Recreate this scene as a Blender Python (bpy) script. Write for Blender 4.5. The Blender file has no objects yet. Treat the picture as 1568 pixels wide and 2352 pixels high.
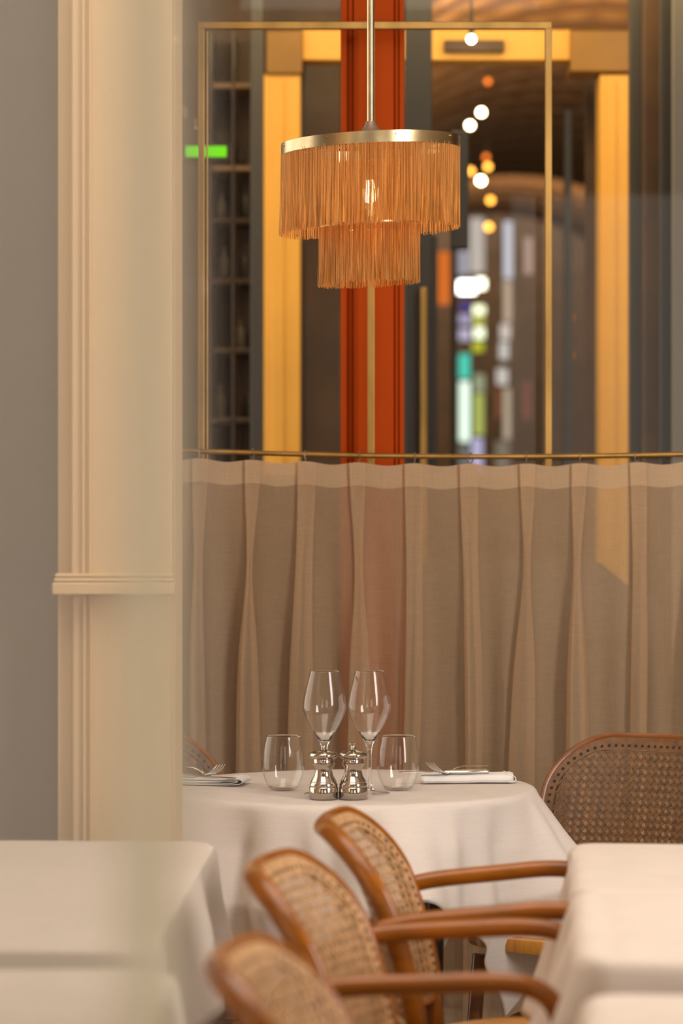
import bpy, math, random
from mathutils import Vector, noise
random.seed(4)
R = math.radians
SC = bpy.context.scene
COL = SC.collection

# ------------------------------------------------------------------ camera, light, exposure
H = 1.34            # eye height; focal length 7000 px on a 2352 px tall frame
F = 7000.0
cd = bpy.data.cameras.new('camera')
cam = bpy.data.objects.new('camera', cd)
COL.objects.link(cam)
cam.location = (0, 0, H)
cam.rotation_euler = (R(90), 0, 0)
cd.sensor_fit = 'VERTICAL'
cd.sensor_height = 36.0
cd.lens = 36.0 * F / 2352
cd.shift_y = -(1176 - 1115) / 2352
cd.clip_start = 0.05
cd.clip_end = 80
cd.dof.use_dof = True
cd.dof.focus_distance = 6.0
cd.dof.aperture_fstop = 3.2
SC.camera = cam

w = bpy.data.worlds.new('world')
SC.world = w
w.use_nodes = True
w.node_tree.nodes['Background'].inputs[0].default_value = (1.0, 0.90, 0.78, 1)
w.node_tree.nodes['Background'].inputs[1].default_value = 2.6

def area(name, loc, target, sx, sy, power, col):
    d = bpy.data.lights.new(name, 'AREA')
    d.shape = 'RECTANGLE'; d.size = sx; d.size_y = sy; d.energy = power; d.color = col
    o = bpy.data.objects.new(name, d)
    o.location = loc
    o.rotation_euler = (Vector(target) - Vector(loc)).to_track_quat('-Z', 'Y').to_euler()
    COL.objects.link(o)
    return o
area('window_daylight_right', (2.45, 3.3, 1.9), (0.2, 5.6, 0.9), 1.0, 2.0, 108, (1.0, 0.95, 0.91))
area('window_daylight_left', (-2.25, 2.4, 2.0), (0.0, 5.6, 0.9), 0.8, 2.0, 13, (1.0, 0.76, 0.52))
area('fill_overhead', (-0.4, 4.2, 3.1), (-0.4, 4.4, 0), 2.2, 2.0, 54, (1.0, 0.90, 0.80))  # unseen overhead fill, added to lift the table tops
area('passage_fill_portal', (0.3, 8.1, 3.0), (0.3, 9.2, 1.4), 1.8, 0.5, 24, (1.0, 0.74, 0.36))  # added fill that brightens the ochre portal, no lamp modelled
area('passage_fill_far', (1.3, 23.5, 3.2), (1.3, 28, 3.6), 2.0, 1.0, 50, (1.0, 0.70, 0.40))  # added fill washing the far wall
area('passage_fill_vault', (1.1, 14.0, 2.2), (1.1, 16.0, 3.6), 1.2, 3.0, 140, (1.0, 0.66, 0.34))  # added fill aimed upwards to lighten the dark vault

SC.view_settings.view_transform = 'Standard'
SC.view_settings.look = 'None'
SC.view_settings.exposure = 0.0
SC.view_settings.gamma = 1.0
SC.view_settings.use_curve_mapping = False
SC.cycles.transparent_max_bounces = 24
SC.cycles.max_bounces = 10
SC.cycles.transmission_bounces = 10
SC.cycles.sample_clamp_indirect = 6.0
SC.cycles.caustics_reflective = False
SC.cycles.caustics_refractive = False
SC.cycles.use_denoising = True

# ------------------------------------------------------------------ helpers
def at(px, py, d):
    """world point seen at photo pixel (px,py) at distance d"""
    return Vector(((px - 784) / F * d, d, H - (py - 1115) / F * d))

class MB:
    def __init__(s): s.v = []; s.f = []
    def add(s, vs, fs):
        b = len(s.v); s.v += [tuple(v) for v in vs]; s.f += [tuple(i + b for i in f) for f in fs]
    def box(s, x0, x1, y0, y1, z0, z1):
        s.add([(x0,y0,z0),(x1,y0,z0),(x1,y1,z0),(x0,y1,z0),(x0,y0,z1),(x1,y0,z1),(x1,y1,z1),(x0,y1,z1)],
              [(0,3,2,1),(4,5,6,7),(0,1,5,4),(1,2,6,5),(2,3,7,6),(3,0,4,7)])
    def tube(s, pts, rad, n=10, closed=False, flat=1.0, up=None):
        pts = [Vector(p) for p in pts]; m = len(pts)
        rs = rad if isinstance(rad, (list, tuple)) else [rad] * m
        vs = []; prev = None
        for i, p in enumerate(pts):
            if closed: t = pts[(i+1) % m] - pts[i-1]
            else: t = pts[min(i+1, m-1)] - pts[max(i-1, 0)]
            t.normalize()
            if prev is None:
                a = Vector(up) if up else (Vector((0,0,1)) if abs(t.z) < .9 else Vector((1,0,0)))
            else: a = prev
            nrm = (a - t * a.dot(t)).normalized(); prev = nrm
            b = t.cross(nrm)
            for k in range(n):
                c = 2*math.pi*k/n
                vs.append(p + nrm*math.cos(c)*rs[i] + b*math.sin(c)*rs[i]*flat)
        fs = []
        for i in range(m if closed else m-1):
            j = (i+1) % m
            for k in range(n):
                l = (k+1) % n
                fs.append((i*n+k, i*n+l, j*n+l, j*n+k))
        if not closed:
            fs.append(tuple(range(n-1, -1, -1))); fs.append(tuple((m-1)*n + k for k in range(n)))
        s.add(vs, fs)
    def lathe(s, prof, n=48, c=(0,0,0)):
        vs = []; m = len(prof)
        for r, z in prof:
            for k in range(n):
                a = 2*math.pi*k/n
                vs.append((c[0]+r*math.cos(a), c[1]+r*math.sin(a), c[2]+z))
        fs = []
        for i in range(m-1):
            for k in range(n):
                l = (k+1) % n
                fs.append((i*n+k, i*n+l, (i+1)*n+l, (i+1)*n+k))
        if prof[0][0] > 1e-6: fs.append(tuple(range(n-1, -1, -1)))
        if prof[-1][0] > 1e-6: fs.append(tuple((m-1)*n+k for k in range(n)))
        s.add(vs, fs)
    def prism(s, pts, y0, y1):
        """outline in x,z extruded along y"""
        n = len(pts)
        s.add([(x,y0,z) for x,z in pts] + [(x,y1,z) for x,z in pts],
              [tuple(range(n)), tuple(range(2*n-1, n-1, -1))] + [(i, i+n, (i+1)%n+n, (i+1)%n) for i in range(n)])
    def build(s, name, mat, parent=None, smooth=True, bevel=0, sub=0, solid=0, loc=None):
        me = bpy.data.meshes.new(name)
        me.from_pydata(s.v, [], s.f); me.validate(); me.update()
        if smooth:
            me.polygons.foreach_set('use_smooth', [True]*len(me.polygons))
            try: me.set_sharp_from_angle(angle=R(42))
            except Exception: pass
        me.materials.append(mat)
        o = bpy.data.objects.new(name, me); COL.objects.link(o)
        if parent: o.parent = parent
        if loc: o.location = loc
        if solid:
            m = o.modifiers.new('s', 'SOLIDIFY'); m.thickness = solid; m.offset = 0
        if bevel:
            m = o.modifiers.new('b', 'BEVEL'); m.width = bevel; m.segments = 2; m.limit_method = 'ANGLE'
        if sub:
            m = o.modifiers.new('u', 'SUBSURF'); m.levels = sub; m.render_levels = sub
        return o

def tag(o, label=None, cat=None, group=None, kind=None):
    if label: o['label'] = label
    if cat: o['category'] = cat
    if group: o['group'] = group
    if kind: o['kind'] = kind
    return o
def empty(name, loc=(0,0,0), rz=0, **k):
    o = bpy.data.objects.new(name, None); COL.objects.link(o)
    o.location = loc; o.rotation_euler = (0,0,rz); o.empty_display_size = .05
    return tag(o, **k)
def recalc(o):
    import bmesh
    bm = bmesh.new(); bm.from_mesh(o.data); bmesh.ops.recalc_face_normals(bm, faces=bm.faces); bm.to_mesh(o.data); bm.free()
def smoothpath(pts, k=6):
    """Catmull-Rom"""
    P = [Vector(p) for p in pts]; out = []
    for i in range(len(P)-1):
        p0 = P[max(i-1,0)]; p1 = P[i]; p2 = P[i+1]; p3 = P[min(i+2, len(P)-1)]
        for j in range(k):
            t = j/k
            out.append(.5*((2*p1)+(p2-p0)*t+(2*p0-5*p1+4*p2-p3)*t*t+(3*p1-p0-3*p2+p3)*t**3))
    out.append(P[-1]); return out

# ------------------------------------------------------------------ materials
def mat(name, col, rough=.5, metal=0, coat=0, spec=.5, noise_amt=0, noise_scale=8, stretch=(1,1,1), bump=0, bump_scale=200, emit=None, es=0, sheen=0, aniso=0):
    m = bpy.data.materials.new(name); m.use_nodes = True
    nt = m.node_tree; b = nt.nodes['Principled BSDF']
    b.inputs['Base Color'].default_value = (*col, 1)
    b.inputs['Roughness'].default_value = rough
    b.inputs['Metallic'].default_value = metal
    b.inputs['Coat Weight'].default_value = coat
    b.inputs['Coat Roughness'].default_value = .12
    b.inputs['Specular IOR Level'].default_value = spec
    b.inputs['Sheen Weight'].default_value = sheen
    if emit:
        b.inputs['Emission Color'].default_value = (*emit, 1); b.inputs['Emission Strength'].default_value = es
    tc = nt.nodes.new('ShaderNodeTexCoord'); mp = nt.nodes.new('ShaderNodeMapping')
    mp.inputs['Scale'].default_value = stretch
    nt.links.new(tc.outputs['Object'], mp.inputs[0])
    if noise_amt:
        n = nt.nodes.new('ShaderNodeTexNoise'); n.inputs['Scale'].default_value = noise_scale; n.inputs['Detail'].default_value = 5
        nt.links.new(mp.outputs[0], n.inputs[0])
        r = nt.nodes.new('ShaderNodeValToRGB')
        r.color_ramp.elements[0].position = .3; r.color_ramp.elements[1].position = .7
        r.color_ramp.elements[0].color = (*[c*(1-noise_amt) for c in col], 1)
        r.color_ramp.elements[1].color = (*[min(1, c*(1+noise_amt)) for c in col], 1)
        nt.links.new(n.outputs[0], r.inputs[0]); nt.links.new(r.outputs[0], b.inputs['Base Color'])
    if bump:
        n2 = nt.nodes.new('ShaderNodeTexNoise'); n2.inputs['Scale'].default_value = bump_scale
        nt.links.new(mp.outputs[0], n2.inputs[0])
        bp = nt.nodes.new('ShaderNodeBump'); bp.inputs['Strength'].default_value = bump; bp.inputs['Distance'].default_value = .002
        nt.links.new(n2.outputs[0], bp.inputs['Height']); nt.links.new(bp.outputs[0], b.inputs['Normal'])
    return m

def linen(name, col, opacity=1.0, weave=900, contrast=.12, bump=.25):
    """woven cloth; opacity<1 makes it sheer"""
    m = bpy.data.materials.new(name); m.use_nodes = True
    nt = m.node_tree; N = nt.nodes; L = nt.links
    N.remove(N['Principled BSDF']); out = N['Material Output']
    tc = N.new('ShaderNodeTexCoord')
    def thread(sx):
        mp = N.new('ShaderNodeMapping'); mp.inputs['Scale'].default_value = sx
        n = N.new('ShaderNodeTexNoise'); n.inputs['Scale'].default_value = 1; n.inputs['Detail'].default_value = 2
        L.new(tc.outputs['Object'], mp.inputs[0]); L.new(mp.outputs[0], n.inputs[0]); return n
    a = thread((weave, weave, weave*.02)); c = thread((weave*.02, weave*.02, weave))
    ad = N.new('ShaderNodeMath'); ad.operation = 'ADD'; L.new(a.outputs[0], ad.inputs[0]); L.new(c.outputs[0], ad.inputs[1])
    mr = N.new('ShaderNodeMapRange'); mr.inputs[1].default_value = .7; mr.inputs[2].default_value = 1.3
    mr.inputs[3].default_value = 0; mr.inputs[4].default_value = 1; L.new(ad.outputs[0], mr.inputs[0])
    mx = N.new('ShaderNodeMix'); mx.data_type = 'RGBA'
    mx.inputs[6].default_value = (*[x*(1-contrast) for x in col], 1); mx.inputs[7].default_value = (*[min(1, x*(1+contrast)) for x in col], 1)
    L.new(mr.outputs[0], mx.inputs[0])
    bp = N.new('ShaderNodeBump'); bp.inputs['Strength'].default_value = bump; bp.inputs['Distance'].default_value = .001
    L.new(mr.outputs[0], bp.inputs['Height'])
    d = N.new('ShaderNodeBsdfDiffuse'); t = N.new('ShaderNodeBsdfTranslucent')
    for x in (d, t): L.new(mx.outputs[2], x.inputs['Color']); L.new(bp.outputs[0], x.inputs['Normal'])
    m1 = N.new('ShaderNodeMixShader'); m1.inputs[0].default_value = .25 if opacity == 1 else .3
    L.new(d.outputs[0], m1.inputs[1]); L.new(t.outputs[0], m1.inputs[2])
    if opacity < 1:
        tr = N.new('ShaderNodeBsdfTransparent'); m2 = N.new('ShaderNodeMixShader')
        mr2 = N.new('ShaderNodeMapRange'); mr2.inputs[3].default_value = opacity - .05; mr2.inputs[4].default_value = opacity + .05
        mr2.inputs[1].default_value = 0; mr2.inputs[2].default_value = 1
        L.new(mr.outputs[0], mr2.inputs[0]); L.new(mr2.outputs[0], m2.inputs[0])
        L.new(tr.outputs[0], m2.inputs[1]); L.new(m1.outputs[0], m2.inputs[2]); L.new(m2.outputs[0], out.inputs[0])
    else: L.new(m1.outputs[0], out.inputs[0])
    return m

def clear_glass(name, tint=(1,1,1), haze=0, haze_col=(.8,.8,.75), refl=1.0, gloss_rough=0.0):
    """thin pane: fresnel reflection over clear transmission, optional diffuse haze that paints a reflection veil"""
    m = bpy.data.materials.new(name); m.use_nodes = True
    nt = m.node_tree; N = nt.nodes; L = nt.links
    N.remove(N['Principled BSDF']); out = N['Material Output']
    tr = N.new('ShaderNodeBsdfTransparent'); tr.inputs[0].default_value = (*tint, 1)
    gl = N.new('ShaderNodeBsdfGlossy'); gl.inputs['Roughness'].default_value = gloss_rough
    fr = N.new('ShaderNodeFresnel'); fr.inputs[0].default_value = 1.5
    ge = N.new('ShaderNodeNewGeometry'); io = N.new('ShaderNodeMapRange'); io.inputs[3].default_value = 1.5; io.inputs[4].default_value = 1/1.5
    L.new(ge.outputs['Backfacing'], io.inputs[0]); L.new(io.outputs[0], fr.inputs[0])
    mu = N.new('ShaderNodeMath'); mu.operation = 'MULTIPLY'; mu.inputs[1].default_value = refl
    L.new(fr.outputs[0], mu.inputs[0])
    mx = N.new('ShaderNodeMixShader'); L.new(mu.outputs[0], mx.inputs[0]); L.new(tr.outputs[0], mx.inputs[1]); L.new(gl.outputs[0], mx.inputs[2])
    last = mx
    if haze:
        d = N.new('ShaderNodeBsdfDiffuse'); d.inputs[0].default_value = (*haze_col, 1)
        t = N.new('ShaderNodeBsdfTranslucent'); t.inputs[0].default_value = (*haze_col, 1)
        dd = N.new('ShaderNodeMixShader'); dd.inputs[0].default_value = .5; L.new(d.outputs[0], dd.inputs[1]); L.new(t.outputs[0], dd.inputs[2])
        m2 = N.new('ShaderNodeMixShader'); m2.inputs[0].default_value = haze
        L.new(mx.outputs[0], m2.inputs[1]); L.new(dd.outputs[0], m2.inputs[2]); last = m2
    L.new(last.outputs[0], out.inputs[0])
    return m
def emis(name, col, s):
    m = bpy.data.materials.new(name); m.use_nodes = True
    nt = m.node_tree; nt.nodes.remove(nt.nodes['Principled BSDF'])
    e = nt.nodes.new('ShaderNodeEmission'); e.inputs[0].default_value = (*col, 1); e.inputs[1].default_value = s
    nt.links.new(e.outputs[0], nt.nodes['Material Output'].inputs[0]); return m

M = {}
M['cloth'] = linen('white_linen', (.80,.72,.66), weave=1100, contrast=.05, bump=.15)
M['cream_cloth'] = linen('cream_linen', (.80,.70,.61), weave=700, contrast=.04, bump=.15)
M['napkin'] = linen('napkin_linen', (.93,.91,.88), weave=1500, contrast=.04)
M['sheer'] = linen('sheer_linen', (.60,.42,.26), opacity=.60, weave=1300, contrast=.05, bump=.15)
M['heading'] = linen('heading_linen', (.66,.47,.30), opacity=.88, weave=1300, contrast=.05, bump=.15)
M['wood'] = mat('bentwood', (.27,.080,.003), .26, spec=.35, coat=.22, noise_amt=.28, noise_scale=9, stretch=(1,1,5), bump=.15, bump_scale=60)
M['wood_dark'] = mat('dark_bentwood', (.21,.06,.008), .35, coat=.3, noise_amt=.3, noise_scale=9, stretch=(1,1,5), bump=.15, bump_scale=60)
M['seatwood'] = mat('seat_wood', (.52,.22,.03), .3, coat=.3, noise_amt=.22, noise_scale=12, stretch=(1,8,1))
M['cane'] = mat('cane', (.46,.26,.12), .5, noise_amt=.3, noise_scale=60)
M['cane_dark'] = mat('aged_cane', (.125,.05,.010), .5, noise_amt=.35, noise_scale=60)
M['hole'] = mat('hole_dark', (.02,.008,.003), .8)
M['darkwood'] = mat('table_wood', (.045,.022,.012), .35, coat=.2, noise_amt=.3, noise_scale=20, stretch=(1,1,.2))
M['board'] = mat('table_board', (.12,.055,.028), .5, noise_amt=.25, noise_scale=18, stretch=(1,8,1))
M['brass'] = mat('aged_brass', (.40,.24,.075), .42, metal=1, noise_amt=.25, noise_scale=14, stretch=(1,1,.3))
M['brass_lamp'] = mat('lamp_brass', (.55,.42,.24), .26, metal=1, noise_amt=.22, noise_scale=18)
M['bronze'] = mat('bronze_canopy', (.30,.21,.15), .45, metal=.6, noise_amt=.1)
M['silver'] = mat('silver_plate', (.50,.44,.38), .09, metal=1, noise_amt=.05, noise_scale=30)
M['steel'] = mat('cutlery_steel', (.80,.77,.72), .16, metal=1)
M['orange'] = mat('orange_paint', (.46,.058,.0005), .55, spec=.1, coat=0, noise_amt=.06, noise_scale=3)
M['pilaster'] = mat('cream_paint', (.66,.46,.26), .6, noise_amt=.03, noise_scale=2)
M['grey'] = mat('grey_paint', (.15,.125,.115), .6, noise_amt=.08, noise_scale=2)
M['floor'] = mat('floor_terrazzo', (.28,.24,.19), .4, noise_amt=.15, noise_scale=40)
M['ceil'] = mat('ceiling_paint', (.6,.5,.38), .8)
M['wallp'] = mat('room_wall', (.42,.34,.26), .8)
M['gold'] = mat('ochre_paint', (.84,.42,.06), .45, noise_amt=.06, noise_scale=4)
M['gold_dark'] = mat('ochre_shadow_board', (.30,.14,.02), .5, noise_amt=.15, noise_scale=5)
M['brown'] = mat('brown_panel', (.085,.04,.015), .5, noise_amt=.3, noise_scale=6)
M['black'] = mat('black_steel', (.018,.015,.013), .4)
M['slate'] = mat('slate_steel', (.05,.043,.038), .45)
M['greypost'] = mat('grey_post', (.18,.155,.125), .5)
M['vault'] = mat('vault_boards', (.26,.15,.065), .5, noise_amt=.2, noise_scale=5)
M['rib'] = mat('vault_rib', (.10,.05,.02), .5)
M['pglass'] = clear_glass('pane_glass', (.95,.95,.93), refl=.22)
M['thin'] = clear_glass('thin_glass', (.998,.995,.99), refl=1.3)
M['redpanel'] = mat('red_panel', (.62,.12,.03), .5)
M['fringe'] = None
M['filament'] = emis('filament', (1,.72,.32), 60)

# fringe: silky cord that lets the bulb glow through
m = bpy.data.materials.new('silk_fringe'); m.use_nodes = True
nt = m.node_tree; N = nt.nodes; L = nt.links; N.remove(N['Principled BSDF'])
d = N.new('ShaderNodeBsdfDiffuse'); t = N.new('ShaderNodeBsdfTranslucent'); g = N.new('ShaderNodeBsdfGlossy')
ob = N.new('ShaderNodeTexCoord'); nz = N.new('ShaderNodeTexNoise'); nz.inputs['Scale'].default_value = 1; mp = N.new('ShaderNodeMapping'); mp.inputs['Scale'].default_value = (420,420,5)
L.new(ob.outputs['Object'], mp.inputs[0]); L.new(mp.outputs[0], nz.inputs[0])
rp = N.new('ShaderNodeValToRGB'); rp.color_ramp.elements[0].position = .36; rp.color_ramp.elements[1].position = .62
rp.color_ramp.elements[0].color = (.46,.19,.035,1); rp.color_ramp.elements[1].color = (.82,.47,.16,1)
L.new(nz.outputs[0], rp.inputs[0])
for s_ in (d, t): L.new(rp.outputs[0], s_.inputs['Color'])
g.inputs['Color'].default_value = (.9,.6,.3,1); g.inputs['Roughness'].default_value = .4
m1 = N.new('ShaderNodeMixShader'); m1.inputs[0].default_value = .45; L.new(d.outputs[0], m1.inputs[1]); L.new(t.outputs[0], m1.inputs[2])
m2 = N.new('ShaderNodeMixShader'); m2.inputs[0].default_value = .06; L.new(m1.outputs[0], m2.inputs[1]); L.new(g.outputs[0], m2.inputs[2])
L.new(m2.outputs[0], N['Material Output'].inputs[0]); M['fringe'] = m

# real refracting glass for the stemware
m = bpy.data.materials.new('crystal'); m.use_nodes = True
nt = m.node_tree; N = nt.nodes; L = nt.links; N.remove(N['Principled BSDF'])
gl = N.new('ShaderNodeBsdfGlass'); gl.inputs['IOR'].default_value = 1.48; gl.inputs['Roughness'].default_value = 0
L.new(gl.outputs[0], N['Material Output'].inputs[0]); M['crystal'] = m

# ------------------------------------------------------------------ setting
def struct(name, mb, m, **k):
    o = mb.build(name, m, smooth=k.pop('smooth', False), **k); o['kind'] = 'structure'; return o
b = MB(); b.box(-3.0, 3.4, -1.0, 30, -.1, 0); tag(struct('floor', b, M['floor']), 'speckled beige floor under the tables')
b = MB(); b.box(-2.5, 3.4, -1.2, 7.6, 3.3, 3.4); tag(struct('ceiling', b, M['ceil']), 'cream ceiling above the dining room')
b = MB(); b.box(-2.5, -2.4, -1.2, 5.5, 0, 3.3); tag(struct('wall_left', b, M['wallp']), 'plain beige side wall')
b = MB(); b.box(2.6, 2.7, -1.2, 7.6, 0, 3.3); tag(struct('wall_right', b, M['wallp']), 'plain beige side wall opposite')
b = MB()
b.box(-2.5, 2.7, -1.3, -1.2, 0, .6); b.box(-2.5, 2.7, -1.3, -1.2, 2.8, 3.3)
for xa, xb in ((-2.5,-1.9),(-.75,.85),(2.3,2.7)): b.box(xa, xb, -1.3, -1.2, .6, 2.8)
tag(struct('wall_front', b, M['wallp']), 'unseen street wall with two tall openings, added behind the viewer')  # unseen wall added to darken reflections in the window panes
# grey wall bay at the far left
xg = at(140, 0, 5.35).x
b = MB(); b.box(-2.5, xg, 5.4, 5.5, 0, 3.3); tag(struct('wall_back', b, M['grey']), 'dark grey wall bay beyond the cream pilaster')
# cream pilaster with mouldings
pl = empty('trim_pilaster', (0, 0, 0), label='cream moulded pilaster with a projecting ledge half way up', kind='structure')
yd = 5.3
X = lambda p, dd=yd: at(p, 0, dd).x
Z = lambda p, dd=yd: at(0, p, dd).z
b = MB(); b.box(X(131), X(402), yd+.02, 5.55, 0, 3.3); b.build('shaft', M['pilaster'], pl, smooth=False)
b = MB(); b.box(X(166), X(392), yd, yd+.02, 0, Z(1366)); b.build('lower_panel', M['pilaster'], pl, smooth=False, bevel=.003)
b = MB(); b.box(X(166), X(398), yd-.02, yd+.02, Z(1362), 3.3); b.build('upper_panel', M['pilaster'], pl, smooth=False, bevel=.003)
for p0, p1 in ((190, 197), (206, 211)):
    b = MB(); b.box(X(p0), X(p1), yd-.026, yd, Z(1330), 3.3); b.box(X(p0), X(p1), yd-.006, yd+.001, 0, Z(1366)); b.build('bead', M['pilaster'], pl, smooth=False, bevel=.002)
for (ya, yb, o_, ex) in ((1364, 1336, .050, 5), (1335, 1326, .042, 2), (1325, 1316, .034, 1)):
    b = MB(); b.box(X(130-ex), X(400+ex), yd-o_, yd+.03, Z(ya), Z(yb)); b.build('ledge', M['pilaster'], pl, smooth=False, bevel=.003)

b = MB(); b.box(-1.2, at(779,0,6.95).x, 6.96, 7.0, 0, 1.36); tag(struct('trim_2', b, M['brown']), 'brown dado panel below the left window, behind the curtain')
# orange column behind the curtain
oc = empty('trim_column', (0, 0, 0), label='orange-red painted column with fluted edges behind the lamp', kind='structure')
yo = 6.93
Xo = lambda p: at(p, 0, yo).x
b = MB(); b.box(Xo(782), Xo(928), yo+.012, yo+.14, 0, 3.3); b.build('shaft', M['orange'], oc, smooth=False)
b = MB(); b.box(Xo(812), Xo(904), yo, yo+.02, 0, 3.3); b.build('face_board', M['orange'], oc, smooth=False, bevel=.003)
for p0, p1, dy in ((783, 797, 0), (799, 809, .006), (907, 915, .006), (917, 928, 0)):
    b = MB(); b.box(Xo(p0), Xo(p1), yo+dy, yo+.02, 0, 3.3); b.build('fluted_strip', M['orange'], oc, smooth=False, bevel=.002)

# big plate glass behind curtain, in a dark steel frame out of view
gy = 7.02
for nm, x0, x1, lab in (('window_1', -1.2, Xo(782), 'large clear window left of the orange column'),
                        ('window_2', Xo(928), 3.4, 'large clear window right of the orange column')):
    b = MB(); b.box(x0, x1, gy, gy+.008, 0.02, 3.28); o = struct(nm, b, M['pglass']); o['label'] = lab
b = MB(); b.box(-1.2, 3.4, 6.98, 7.06, 3.28, 3.4); struct('trim_1', b, M['slate'])

# brass frame standing in front of the glass
fy = 6.86
Xf = lambda p: at(p, 0, fy).x
Zf = lambda p: at(0, p, fy).z
bf = empty('brass_frame', (Xf(861), fy, 0), label='slim rectangular brass frame with centre upright fixed before the window', cat='frame')
ox = Xf(861)
def bar(name, x0, x1, z0, z1, y0=-.006, y1=.012):
    b = MB(); b.box(x0-ox, x1-ox, y0, y1, z0, z1); return b.build(name, M['brass'], bf, smooth=False, bevel=.0015)
bar('top_rail', Xf(455), Xf(1267), Zf(67), Zf(50))
bar('bottom_rail', Xf(455), Xf(1267), 1.350, 1.365)
bar('upright', Xf(455), Xf(469), 1.366, Zf(50)-.001, -.005, .011)
bar('upright', Xf(1251), Xf(1267), 1.366, Zf(50)-.001, -.005, .011)
bar('upright', Xf(844), Xf(860), 1.366, Zf(60), -.005, .011)
bar('glazing_bead', Xf(473), Xf(477), 1.366, Zf(70), .000, .008)

# ------------------------------------------------------------------ the passage beyond the glass
def pbox(name, px0, px1, py0, py1, d, depth, m, parent=None, **k):
    a = at(px0, py0, d); c = at(px1, py1, d)
    b = MB(); b.box(a.x, c.x, d, d+depth, min(c.z, a.z), max(a.z, c.z)); 
    o = b.build(name, m, parent, smooth=False, bevel=k.pop('bevel', 0)); return o
# ochre portal
gd = 9.0
gp = empty('door_1', (0,0,0), label='broad ochre yellow door surround across the passage', kind='structure')
for p0, p1 in ((606, 690), (1377, 1446)):
    a = at(p0, 170, gd); c = at(p1, 170, gd)
    b = MB(); b.box(a.x, c.x, gd, gd+.14, 0.0, a.z); b.build('jamb', M['gold'], gp, smooth=False, bevel=.004)
    b = MB(); w_ = (c.x-a.x); b.box(a.x+w_*.2, c.x-w_*.45, gd-.006, gd+.01, 0.0, a.z-.02); b.build('jamb_bead', M['gold'], gp, smooth=False, bevel=.003)
pbox('shaded_top', 612, 694, 70, 168, gd-.02, .16, M['gold_dark'], gp, bevel=.004)  # darker ochre blocks paint the shade at the jamb tops
pbox('shaded_top', 1310, 1448, 70, 164, gd-.02, .16, M['gold_dark'], gp, bevel=.004)
pbox('lintel', 694, 1310, 68, 138, gd, .12, M['gold'], gp, bevel=.004)
pbox('lintel_plate', 1020, 1158, 92, 117, gd-.03, .04, M['brown'], gp, bevel=.002)
# dark posts & sashes at different depths
po = empty('window_3', (0,0,0), label='dark steel sashes of the shopfront in the passage', kind='structure')
for p0, p1, py0, py1, d_, mm in ((930, 992, -80, 1900, 8.6, 'black'), (1446, 1476, -80, 2000, 8.4, 'slate'), (1478, 1516, -80, 2000, 8.3, 'brown'),
                                 (1517, 1545, -80, 2000, 8.2, 'slate'), (1546, 1640, -80, 2000, 8.1, 'greypost'), (575, 604, -80, 2000, 8.7, 'slate'),
                                 (690, 700, 60, 2000, 9.1, 'black'), (966, 981, 660, 2000, 8.55, 'brass'), (1035, 1076, 300, 570, 8.7, 'black'),
                                 (992, 1004, 540, 1900, 9.5, 'black'), (1036, 1048, 560, 1900, 10.5, 'slate'), (1345, 1378, 150, 1900, 9.4, 'brown'),
                                 (1296, 1312, 250, 1900, 11, 'slate')):
    pbox('sash', p0, p1, py0, py1, d_, .05, M[mm], po, bevel=.003)
# back walls of passage
b = MB(); a = at(380, 0, 9.6); c = at(783, 0, 9.6); b.box(-3, c.x, 9.8, 9.9, 0, 4.2); tag(struct('wall_passage', b, M['brown']), 'dark brown panelled wall deep in the passage')
b = MB(); b.box(-3, 5, 28, 28.1, 0, 9); tag(struct('wall_far', b, M['brown']), 'dark shopfront wall at the far end of the passage')
b = MB(); b.box(3.4, 3.5, 7.6, 28, 0, 6); struct('wall_passage_right', b, M['brown'])
b = MB(); b.box(-3, 3.4, 7.2, 9.4, 3.6, 3.7); struct('ceiling_passage', b, M['brown'])
# display cabinets seen at the left through the window
cab = empty('display_cabinet', (at(545,0,9.4).x, 9.4, 0), label='tall dark cabinet with bottles on shelves beyond the left window', cat='cabinet')
cx = at(545,0,9.4).x
def cb(name, px0, px1, py0, py1, y0, y1, m_):
    a = at(px0, py0, 9.4); c = at(px1, py1, 9.4); b = MB(); b.box(a.x-cx, c.x-cx, y0, y1, c.z, a.z); return b.build(name, m_, cab, smooth=False, bevel=.003)
cb('back_board', 478, 606, 70, 1250, .25, .27, M['brown'])
for p0, p1 in ((478, 488), (532, 540)): cb('side_board', p0, p1, 70, 1250, 0, .25, M['darkwood'])
for yy in (190, 380, 500, 640, 800, 960): cb('shelf', 488, 606, yy, yy+12, 0, .24, M['vault'] if yy in (380, 190) else M['darkwood'])
k = 0
for yy, xs in ((380, (552, 585)), (500, (508, 562, 592)), (800, (550, 578, 596)), (960, (505, 570, 592)), (640, (515, 560))):
    for xx in xs:
        p = at(xx, yy, 9.5); hgt = random.uniform(.07, .11); r_ = random.uniform(.013, .018)
        b = MB(); b.lathe([(r_*.9,0),(r_,.005),(r_,hgt*.6),(r_*.35,hgt*.75),(r_*.35,hgt)], 16)
        o = b.build('bottle', M[('slate','gold_dark','greypost')[k % 3]], loc=(p.x, p.y, p.z+.001)); k += 1
        tag(o, 'small dim bottle, %s from the left on the %s shelf of the dark cabinet' % (('first','second','third')[xs.index(xx)], {380:'topmost stocked',500:'second stocked',640:'third stocked',800:'fourth stocked',960:'lowest stocked'}[yy]), 'bottle', 'bottles in the dark cabinet')
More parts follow.
